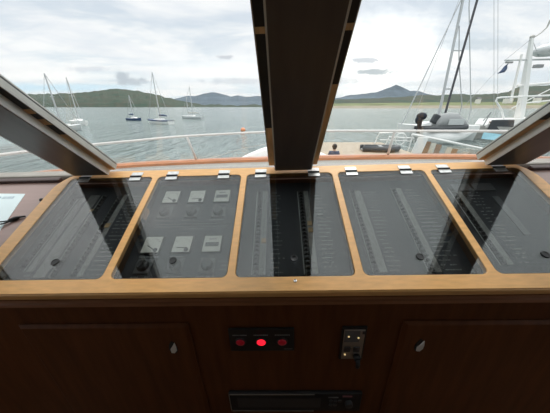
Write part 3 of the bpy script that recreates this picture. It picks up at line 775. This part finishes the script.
# ------------------------------------------------------------------ wheelhouse shell
XL, XR = -2.2, 2.3
ZC = EYE + 0.46
o = MB().box((.05, -.6, -.03), (4.5, 3.7, .06)).build('floor', M['sole'], Matrix.Identity(4)); struct(o, 'dark teak wheelhouse floor', 'floor')
o = MB().box((.05, -.98, ZC + .03), (4.5, 2.86, .06)).build('ceiling', M['headliner'], Matrix.Identity(4)); struct(o, 'pale wheelhouse ceiling lining', 'ceiling')
o = MB().box((.05, -2.43, ZC / 2), (4.5, .06, ZC)).build('wall_back', M['cabin'], Matrix.Identity(4)); struct(o, 'brown wheelhouse back wall', 'wall')
for nm, x in (('wall_left', XL - .03), ('wall_right', XR + .03)):
    b_ = MB()
    b_.box((x, -.6, .42), (.06, 3.7, .84))
    b_.box((x, -2.0, (ZC + .84) / 2), (.06, .9, ZC - .84))
    b_.box((x, -.55, ZC - .06), (.06, 2.0, .12))
    b_.box((x, -.55, (ZC + .84) / 2), (.06, .12, ZC - .84))
    b_.prism([(.45, .84), (.45, ZC), (.40, ZC), (1.25, 1.24), (1.25, .84)], axes((x - .03, 0, 0), (0, 1, 0), (0, 0, 1), (1, 0, 0)), .06)
    o = b_.build(nm, M['cabin'], Matrix.Identity(4)); struct(o, 'wheelhouse side wall below and between its side windows, ' + nm[5:] + ' side', 'wall')
k = 1
for x in (XL - .03, XR + .03):
    o = MB().box((x, -.55, 1.36), (.008, 1.98, 1.04)).build('window_%d' % k, M['clear_glass'], Matrix.Identity(4)); k += 1
    struct(o, 'clear wheelhouse side window, %s side' % ('left' if x < 0 else 'right'), 'window')
o = MB().box((.05, 1.275, .55), (4.5, .05, 1.1)).build('wall_front', M['offwhite'], Matrix.Identity(4)); struct(o, 'low front wall under the windscreen', 'wall')
o = MB().box((.05, 1.275, EYE - .345), (6.5, .11, .07)).build('trim_1', M['sill'], Matrix.Identity(4), bevel=.012); struct(o, 'white sill ledge outside the foot of the windscreen', 'sill')
# windscreen
PIL = [-1.055 - 1.10, -1.055, 0.0, 1.055, 1.055 + 1.10]
TTOP = 1.17
for i in range(4):
    a, c_ = PIL[i] + .125, PIL[i + 1] - .125
    o = MB().box(((a + c_) / 2, TTOP / 2 - .02, -.006), (c_ - a, TTOP + .03, .008)).build('window_%d' % k, M['clear_glass'], F_SCREEN); k += 1
    struct(o, 'raked windscreen pane, ' + ('outermost at left', 'between left and central pillars', 'between central and right pillars', 'outermost at right')[i], 'window')
PNAME = ('outer left raked windscreen pillar at the cabin corner', 'left raked windscreen pillar with brown cover and bare wood edge', 'wide central windscreen pillar with dark cover board', 'right raked windscreen pillar with dark mahogany cover', 'outer right raked windscreen pillar at the cabin corner')
for i, x in enumerate(PIL):
    pr = thing('window_pillar', PNAME[i], 'pillar', F_SCREEN @ T((x, 0, 0)), 'raked windscreen pillars', 'structure')
    t0, t1 = .035, TTOP
    MB().box((x, (t0 + t1) / 2, .0295), (.178, t1 - t0, .031)).build('cover_board', M['cover'], F_SCREEN, pr, bevel=.003)
    for s_ in (-1, 1):
        MB().box((x + s_ * .0915, (t0 + t1) / 2, .027), (.005, t1 - t0, .034)).build('edge_strip', M['pale_edge'], F_SCREEN, pr)
        tw = .53 if (i == 2 and s_ > 0) else .33
        MB().box((x + s_ * .106, (tw + t1) / 2, .0045), (.030, t1 - tw, .017)).build('black_board', M['black_board'], F_SCREEN, pr)
        MB().box((x + s_ * .106, (t0 + tw) / 2, .0045), (.030, tw - t0, .017)).build('wood_board', M['bare_wood'], F_SCREEN, pr)
        for tt, ln in (((.70, .016),) if i == 2 else ((.405, .03), (.46, .022))):
            MB().box((x + s_ * .106, tt, .0135), (.029, ln, .002)).build('wood_block', M['bare_wood'], F_SCREEN, pr)
        MB().box((x + s_ * .1225, (t0 + t1) / 2, -.002), (.004, t1 - t0, .026)).build('frame_strip', M['alu'], F_SCREEN, pr)
        MB().box((x + s_ * .1215, (t0 + t1) / 2, -.019), (.003, t1 - t0, .006)).build('seal', M['black'], F_SCREEN, pr)
    MB().box((x, (t0 + t1) / 2, -.020), (.238, t1 - t0, .020)).build('outer_bar', M['alu'], F_SCREEN, pr)

# ------------------------------------------------------------------ console
PW, PL, SP = .431, .5525, .46
CXS = [(i - 2) * SP for i in range(5)]
con = thing('bridge_console', 'long oak-framed bridge console of five smoked glass lids over mahogany cabinets', 'console', T((.04, 1.0, 0)))
outer = round_rect(-1.197, -.052, 1.197, .605, [.004, .14, .14, .004], 8)
holes = [round_rect(x - PW / 2, 0, x + PW / 2, PL, .022, 6) for x in CXS]
plate_with_holes('top_frame', M['oak'], F_SLOPE, con, outer, holes, -.022, 0.0, .002)
# nosing, moulding and cabinet face (boat axes about the eye)
x0, x1 = .0434 - 1.197, .0434 + 1.197
MB().xprism([(.640, -.590), (.640, -.606), (.6165, -.606), (.6135, -.603), (.6125, -.598), (.6125, -.585), (.6145, -.5815), (.620, -.582)], x0, x1).build('front_nosing', M['oak'], F_EYE, con)
MB().xprism([(.70, -.607), (.640, -.607), (.640, -.615), (.624, -.619), (.622, -.628), (.630, -.632), (.622, -.638), (.620, -.648), (.632, -.658), (.640, -.661), (.70, -.661)], x0, x1).build('moulding', M['moulding'], F_EYE, con)
MB().box(((x0 + x1) / 2, .655, -1.09), (x1 - x0 + 1.0, .03, .86)).build('cabinet_face', M['mahogany_face'], F_EYE, con)
for x in (x0 + .012, x1 - .012):
    MB().prism([(.672, -1.52), (.672, -.61), (1.19, -.34), (1.19, -1.52)], axes((x - .01, 0, 0), (0, 1, 0), (0, 0, 1), (1, 0, 0)), .02).build('side_panel', M['mahogany'], F_EYE, con)
MB().box(((x0 + x1) / 2, 1.18, -.93), (x1 - x0 - .03, .02, 1.16)).build('back_panel', M['mahogany'], F_EYE, con)
MB().box(((x0 + x1) / 2, .92, -1.52), (x1 - x0 - .03, .52, .05)).build('plinth', M['black'], F_EYE, con)
# bay partitions and their grommets
for j in range(6):
    x = (j - 2.5) * SP
    MB().box((x, PL / 2, -.048), (.018, PL + .02, .052)).build('partition', M['partition'], F_SLOPE, con)
for x in (-.5 * SP * 3 + .0095, .5 * SP * 3 - .0095):
    s_ = 1 if x < 0 else -1
    MB().lathe([(0, 0), (.030, 0), (.030, .002), (.027, .0035), (0, .0035)], axes((x, .335, -.040), (0, 1, 0), (0, 0, s_), (s_, 0, 0)), 24).build('grommet', M['brown_boss'] if x < 0 else M['black'], F_SLOPE, con)
# doors
def door(xa, xb, za, zb, hx, hz):
    d = MB().loft([[Vector((xa + e, y_, za + e)), Vector((xb - e, y_, za + e)), Vector((xb - e, y_, zb - e)), Vector((xa + e, y_, zb - e))] for e, y_ in ((0, .6405), (0, .634), (.014, .626), (.016, .626))]).build('door', M['mahogany_face'], F_EYE, con)
    b_ = MB()
    m4 = axes((hx, .6262, hz), (1, 0, 0), (0, 0, 1), (0, -1, 0))
    b_.prism([(.022 * math.cos(a) * (1 - .35 * math.sin(a)) * .75, .034 * math.sin(a)) for a in [2 * math.pi * q / 20 for q in range(20)]], m4, .002)
    b_.build('latch_plate', M['black'], F_EYE, d)
    b_ = MB()
    pts = [(-.009, -.026), (.004, -.028), (.014, -.014), (.015, .008), (.012, .030), (.002, .012), (-.010, -.006)]
    b_.prism(pts, m4 @ T((0, 0, .002)), .005)
    b_.build('handle', M['handle'], F_EYE, d, bevel=.0015)
    return d
door(-1.035, -.366, -1.50, -.750, -.445, -.872)
door(.447, 1.12, -1.50, -.748, .524, -.868)
# glass lids
HOLE = [(-.877 + 2 * SP), None, None, None, None]
hole_x = [.0, .0, -.003, .005, -.005]
for i, cx_ in enumerate(CXS):
    lid = MB().prism(round_rect(cx_ - PW / 2 + .002, .002, cx_ + PW / 2 - .002, PL - .002, .021, 6), T((0, 0, -.006)), .005).build('glass_lid', M['smoke_glass'], F_SLOPE, con)
    for hx in (cx_ - .145, cx_ + .125):
        b_ = MB()
        b_.box((hx, PL - .014, .0005), (.058, .024, .003)); b_.box((hx, PL + .022, .0015), (.058, .026, .003))
        hg = b_.build('hinge', M['steel_hinge'], F_SLOPE, lid, bevel=.001)
        MB().tube([(hx - .028, PL + .003, .003), (hx + .028, PL + .003, .003)], .0055, 10).build('hinge_pin', M['black'], F_SLOPE, lid)
    hx = cx_ + (0.0, .0, .0, .005, -.005)[i]
    hm = M['black']
    MB().lathe([(.0095, -.002), (.0135, -.002), (.0140, .0015), (.0125, .003), (.0105, .0025), (.0095, 0)], T((hx, .071, 0)), 24).build('finger_hole_ring', M['black'], F_SLOPE, lid, smooth=True)
    if i != 2:
        MB().lathe([(0, -.0005), (.0105, -.0005), (.0105, .0008), (0, .001)], T((hx, .071, 0)), 20).build('plug', M['black'], F_SLOPE, lid)
MB().lathe([(0, .0), (.006, .0), (.0055, .002), (0, .0025)], F_EYE.inverted() @ F_SLOPE @ T((0, -.016, 0)), 14).build('frame_screw', M['chrome'], F_EYE, con)

# ------------------------------------------------------------------ instrument panels under the lids
HP = -.055
def letters(b_, u0, u1, v, rnd, h=.0045, dens=.8):
    u = u0
    while u < u1:
        w = rnd.uniform(.003, .009)
        if rnd.random() < dens: b_.box((u + w / 2, v, .0008), (w, h, .0006))
        u += w + .0025
def panel_root(i, name, label, cat, group):
    F = F_SLOPE @ T((CXS[i], 0, HP))
    r = thing(name, label, cat, F, group)
    MB().box((0, PL / 2, -.002), (PW + .006, PL + .006, .004)).build('backing_plate', M['panel'], F, r)
    return F, r
bme = MB().prism([(-.0105, 0), (.0105, 0), (.0105, .0135), (-.0105, .0135)], T((0, 0, 0)), .005).prism([(-.0045, .002), (.0045, .002), (.0045, .0075), (-.0045, .0075)], T((0, 0, .005)), .007).mesh('breaker', M['rocker'], Matrix.Identity(4))
tagme = MB().box((0, 0, .003), (.020, .022, .005)).mesh('tan_tag', M['tan_tag'], Matrix.Identity(4))
def breaker_panel(i, label, cols, seed, tags=(), blocks=()):
    F, r = panel_root(i, 'breaker_panel', label, 'switch panel', 'breaker panels under the console lids')
    rnd = random.Random(seed)
    for (u_line, u_br, u_strip, w_strip, tx0, tx1, v0, v1) in cols:
        MB().box((u_line, (v0 + v1) / 2, .0008), (.004, v1 - v0, .0012)).build('divider_line', M['line'], F, r)
        MB().box((u_strip, (v0 + v1) / 2, .001), (w_strip, v1 - v0, .0015)).build('label_strip', M['strip'], F, r)
        n = int((v1 - v0) / .0195)
        lb = MB()
        for q in range(n):
            v = v0 + (v1 - v0) * q / n
            instance(bme, 'breaker', r, (u_br, v + .002, 0))
            letters(lb, tx0, tx0 + (tx1 - tx0) * rnd.uniform(.45, 1), v + .008, rnd)
        lb.build('lettering', M['letter'], F, r)
    for u, v in tags:
        instance(tagme, 'tan_tag', r, (u, v, 0))
    for (u, v, w, h, mm, nm) in blocks:
        MB().box((u, v, .002), (w, h, .004)).build(nm, M[mm], F, r, bevel=.001)
    return r
breaker_panel(0, 'breaker panel under the first lid from the left, tan tag on its middle strip', [(-.045, -.03, -.085, .05, -.15, -.115, .035, .48), (.040, .052, .078, .024, .105, .19, .035, .48), (-.165, -.178, -.140, .03, -.20, -.185, .06, .46)], 1,
              [(.074, .282)], [(-.051, .377, .022, .016, 'tan_tag', 'round_tag')])
breaker_panel(2, 'breaker panel under the middle lid, two columns with small tan tags', [(-.163, -.148, -.123, .026, -.09, -.04, .033, .48), (.040, .055, .081, .023, .118, .175, .033, .475)], 2, [(-.121, .185), (.082, .236), (.082, .272)], [(.135, .322, .03, .008, 'letter', 'maker_plate')])
breaker_panel(3, 'breaker panel under the fourth lid, two long pale columns of breakers', [(-.159, -.148, -.123, .034, -.095, -.03, .035, .47), (.047, .058, .079, .034, .105, .19, .035, .48)], 3)
breaker_panel(4, 'breaker panel under the rightmost lid, column of breakers beside four text lines', [(-.135, -.122, -.097, .026, -.06, .0, .06, .47)], 4, (),
              [(.035, .475, .10, .05, 'grey_plate', 'blank_plate'), (-.07, .475, .09, .05, 'grey_plate', 'blank_plate'), (.055, .30, .03, .22, 'grey_plate', 'blank_plate')])
# meters
F, r = panel_root(1, 'meter_panel', 'meter panel under the second lid, six white-faced meters in two rows', 'instrument panel', 'instrument panels')
lb = MB(); rnd = random.Random(9)
for row, (vg, vk) in enumerate(((.450, .350), (.172, .075))):
    for q, u in enumerate((-.135, -.005, .122)):
        g = MB().box((u, vg, .004), (.084, .086, .008)).build('meter', M['black'], F, r, bevel=.002)
        MB().box((u, vg, .0085), (.074, .076, .002)).build('dial', M['dial'], F, g)
        if q < 2:
            a = (.62, -.05)[q] if row == 0 else (.55, .05)[q]
            R_ = Matrix.Rotation(-a, 3, 'Z')
            MB().box((u + .002, vg - .018, .0105), (.046, .003, .001), R_).build('needle', M['black'], F, g)
            MB().lathe([(0, .0095), (.009, .0095), (.009, .0115), (0, .0118)], T((u + .022, vg - .028, 0)), 16).build('needle_hub', M['knob'], F, g)
            b_ = MB()
            for t_ in range(9):
                an = math.pi * (.12 + .76 * t_ / 8)
                b_.box((u + .030 * math.cos(an), vg + .004 + .024 * math.sin(an), .0098), (.0012, .005, .0006), Matrix.Rotation(an - math.pi / 2, 3, 'Z'))
            b_.build('scale', M['knob'], F, g)
        else:
            MB().box((u, vg - .004, .0105), (.056, .018, .002)).build('counter_window', M['grey_plate'], F, g)
            MB().box((u, vg + .022, .0098), (.03, .003, .0006)).build('scale', M['knob'], F, g)
        kp = MB().box((u - .004, vk, .003), (.064, .066, .006)).build('selector_switch', M['grey_plate'], F, r, bevel=.003)
        MB().lathe([(0, .006), (.024, .006), (.022, .018), (.018, .022), (0, .022)], T((u - .004, vk, 0)), 22).box((u - .004, vk, .024), (.007, .036, .006), Matrix.Rotation(.5 * (q - 1), 3, 'Z')).build('knob', M['knob'], F, kp)
        letters(lb, u - .04, u + .035, vg - .055, rnd); letters(lb, u - .04, u + .03, vk - .045, rnd)
    for v in (.368, .35, .332) if row == 0 else (.093, .075, .057):
        letters(lb, .165, .195, v, rnd)
for v in (.283, .268):
    lb.box((0, v, .0008), (.39, .0018, .0008))
letters(lb, -.02, .07, .255, rnd)
lb.build('lettering', M['letter'], F, r)

# ------------------------------------------------------------------ things on the cabinet front
YF = .640
Ff = F_EYE @ axes((0, YF, 0), (1, 0, 0), (0, 0, 1), (0, -1, 0))     # x along, y up, z towards the helmsman
r = thing('indicator_panel', 'black alarm panel with three round red lamps, the middle one lit', 'indicator panel', Ff @ T((-.09, -.843, 0)))
MB().box((-.0885, -.842, .005), (.255, .124, .010)).build('face_plate', M['black'], Ff, r, bevel=.003)
rnd = random.Random(4)
lb = MB()
for q, u in enumerate((-.172, -.090, -.008)):
    MB().lathe([(.018, .010), (.022, .010), (.022, .013), (.018, .015)], Ff.inverted() @ Ff @ T((u, -.847, 0)), 24).build('lamp_ring', M['knob'], Ff, r)
    MB().lathe([(0, .010), (.018, .010), (.017, .0155), (.010, .019), (0, .020)], T((u, -.847, 0)), 24).build('lamp', M['red_lit'] if q == 1 else M['red_dim'], Ff, r, smooth=True)
    x = u - .028
    while x < u + .026:
        w = rnd.uniform(.003, .006); lb.box((x + w / 2, -.812, .0103), (w, .005, .0006)); x += w + .002
x = .0
while x < .034:
    lb.box((x, -.891, .0103), (.003, .003, .0006)); x += .005
lb.build('lettering', M['letter'], Ff, r)

r = thing('socket_plate', 'steel switch plate in black surround with a plug in its corner', 'switch plate', Ff @ T((.27, -.87, 0)))
MB().box((.270, -.868, .004), (.096, .186, .008)).build('surround', M['black'], Ff, r, bevel=.004)
MB().box((.270, -.870, .009), (.080, .166, .003)).build('plate', M['steel'], Ff, r, bevel=.001)
MB().box((.262, -.822, .0105), (.058, .062, .001)).build('dark_field', M['grey_plate'], Ff, r)
for u, v in ((.249, -.822), (.287, -.829), (.243, -.925)):
    MB().lathe([(0, .0105), (.004, .0105), (.003, .0135), (0, .0145)], T((u, v, 0)), 12).build('pilot_lamp', M['amber'], Ff, r, smooth=True)
for u in (.249, .285):
    MB().box((u, -.893, .012), (.026, .026, .006)).build('push_button', M['knob'], Ff, r, bevel=.002)
MB().box((.304, -.800, .012), (.010, .014, .004)).build('push_button', M['knob'], Ff, r, bevel=.001)
o = MB().lathe([(0, .010), (.014, .010), (.014, .026), (.010, .030), (0, .030)], T((.290, -.934, 0)), 18).tube([(.290, -.934, .026), (.291, -.95, .036), (.292, -.972, .030), (.292, -.99, .022)], [.009, .009, .008, .003], 10).build('power_plug', M['black'], Ff, smooth=True)
tag(o, 'short black plug pushed into the steel switch plate', 'plug')

r = thing('marine_radio', 'black slot-in radio set low in the mahogany centre panel', 'radio', Ff @ T((.04, -1.25, 0)))
MB().box((.043, -1.247, .008), (.60, .135, .016)).build('casing', M['black'], Ff, r, bevel=.004)
MB().box((-.06, -1.183, .0175), (.38, .003, .003)).box((-.06, -1.309, .0175), (.38, .003, .003)).box((-.254, -1.247, .0175), (.003, .128, .003)).build('trim_frame', M['steel'], Ff, r)
MB().box((-.03, -1.245, .017), (.38, .07, .002)).build('display_window', M['knob'], Ff, r)
for q in range(5):
    MB().box((.205 + .02 * (q % 3), -1.228 - .030 * (q // 3), .019), (.014, .014, .006)).build('radio_button', M['knob'], Ff, r, bevel=.002)
MB().box((.277, -1.198, .0165), (.042, .010, .002)).build('badge', M['badge'], Ff, r)
MB().box((.215, -1.205, .0172), (.045, .008, .001)).build('lettering', M['letter'], Ff, r)
MB().lathe([(0, .016), (.018, .016), (.017, .032), (0, .033)], T((.285, -1.245, 0)), 20).build('tuning_knob', M['knob'], Ff, r)

# ------------------------------------------------------------------ counters each side of the console
for s_, lab in ((-1, 'left'), (1, 'right')):
    xa, xb = (-2.14, -1.198) if s_ < 0 else (1.198, 2.20)
    c_ = thing('side_counter', 'sloping reddish mahogany counter at the %s end of the console' % lab, 'counter', F_SLOPE @ T(((xa + xb) / 2, 0, -.03)))
    MB().box(((xa + xb) / 2, .26, -.022), (xb - xa, .56, .022)).build('counter_top', M['counter'], F_SLOPE, c_)
    MB().box(((xa + xb) / 2, .552, -.006), (xb - xa, .026, .022)).build('fiddle_rail', M['fiddle'], F_SLOPE, c_, bevel=.006)
    MB().prism([(.675, -1.55), (.675, -.59), (1.16, -.36), (1.16, -1.55)], axes((.0434 + xa, 0, 0), (0, 1, 0), (0, 0, 1), (1, 0, 0)), xb - xa).build('locker', M['mahogany'], F_EYE, c_)
zt = -.011
sheet = MB().prism([(-1.70, .475), (-1.80, .20), (-1.315, .20), (-1.285, .228), (-1.330, .460)][::-1], T((0, 0, zt)), .001)
o = MB().prism([(-1.66, .475), (-1.328, .459), (-1.270, .19), (-1.62, .17)], T((0, 0, zt)), .0012).build('notice_sheet', M['paper'], F_SLOPE)
r = tag(o, 'pale blue printed sheet lying on the left counter', 'paper')
lb = MB(); x = -1.58; rnd = random.Random(5)
for v, h, xe in ((.435, .016, -1.365), (.405, .006, -1.43), (.385, .006, -1.40), (.36, .006, -1.42), (.335, .006, -1.40), (.31, .006, -1.43)):
    x = -1.60
    while x < xe:
        w = rnd.uniform(.006, .016) if h > .01 else rnd.uniform(.004, .012)
        lb.box((x, v, zt + .0014), (w * .75, h, .0004), Matrix.Rotation(-.05, 3, 'Z')); x += w + .003
lb.build('print', M['ink'], F_SLOPE, o)
for k_, off in enumerate((0, .024)):
    pts = [(-1.62, .16 - off, zt + .035), (-1.46, .215 - off, zt + .04), (-1.36, .255 - off, zt + .03), (-1.29, .275 - off * .6, zt + .012), (-1.262, .289 - off * .3, zt + .008)]
    o = MB().tube(spline(pts, 6), .0032, 8).build('cable', M['black'], F_SLOPE, smooth=True)
    tag(o, ('upper' if k_ == 0 else 'lower') + ' of two black cables crossing the pale blue sheet', 'cable', 'cables on the left counter')
o = MB().tube([(-1.268, .284, zt + .007), (-1.25, .296, zt + .008), (-1.235, .303, zt + .008), (-1.215, .309, zt + .006)], [.008, .0095, .005, .0035], 10).build('cable_connector', M['black'], F_SLOPE, smooth=True)
tag(o, 'black cable connector at the tip of the two cables', 'connector')
o = MB().lathe([(0, 0), (.008, 0), (.008, .004), (.005, .008), (0, .009)], T((-1.215, .415, zt)), 14).build('counter_stud', M['black'], F_SLOPE)
tag(o, 'tiny dark stud on the left counter by the oak frame', 'stud')
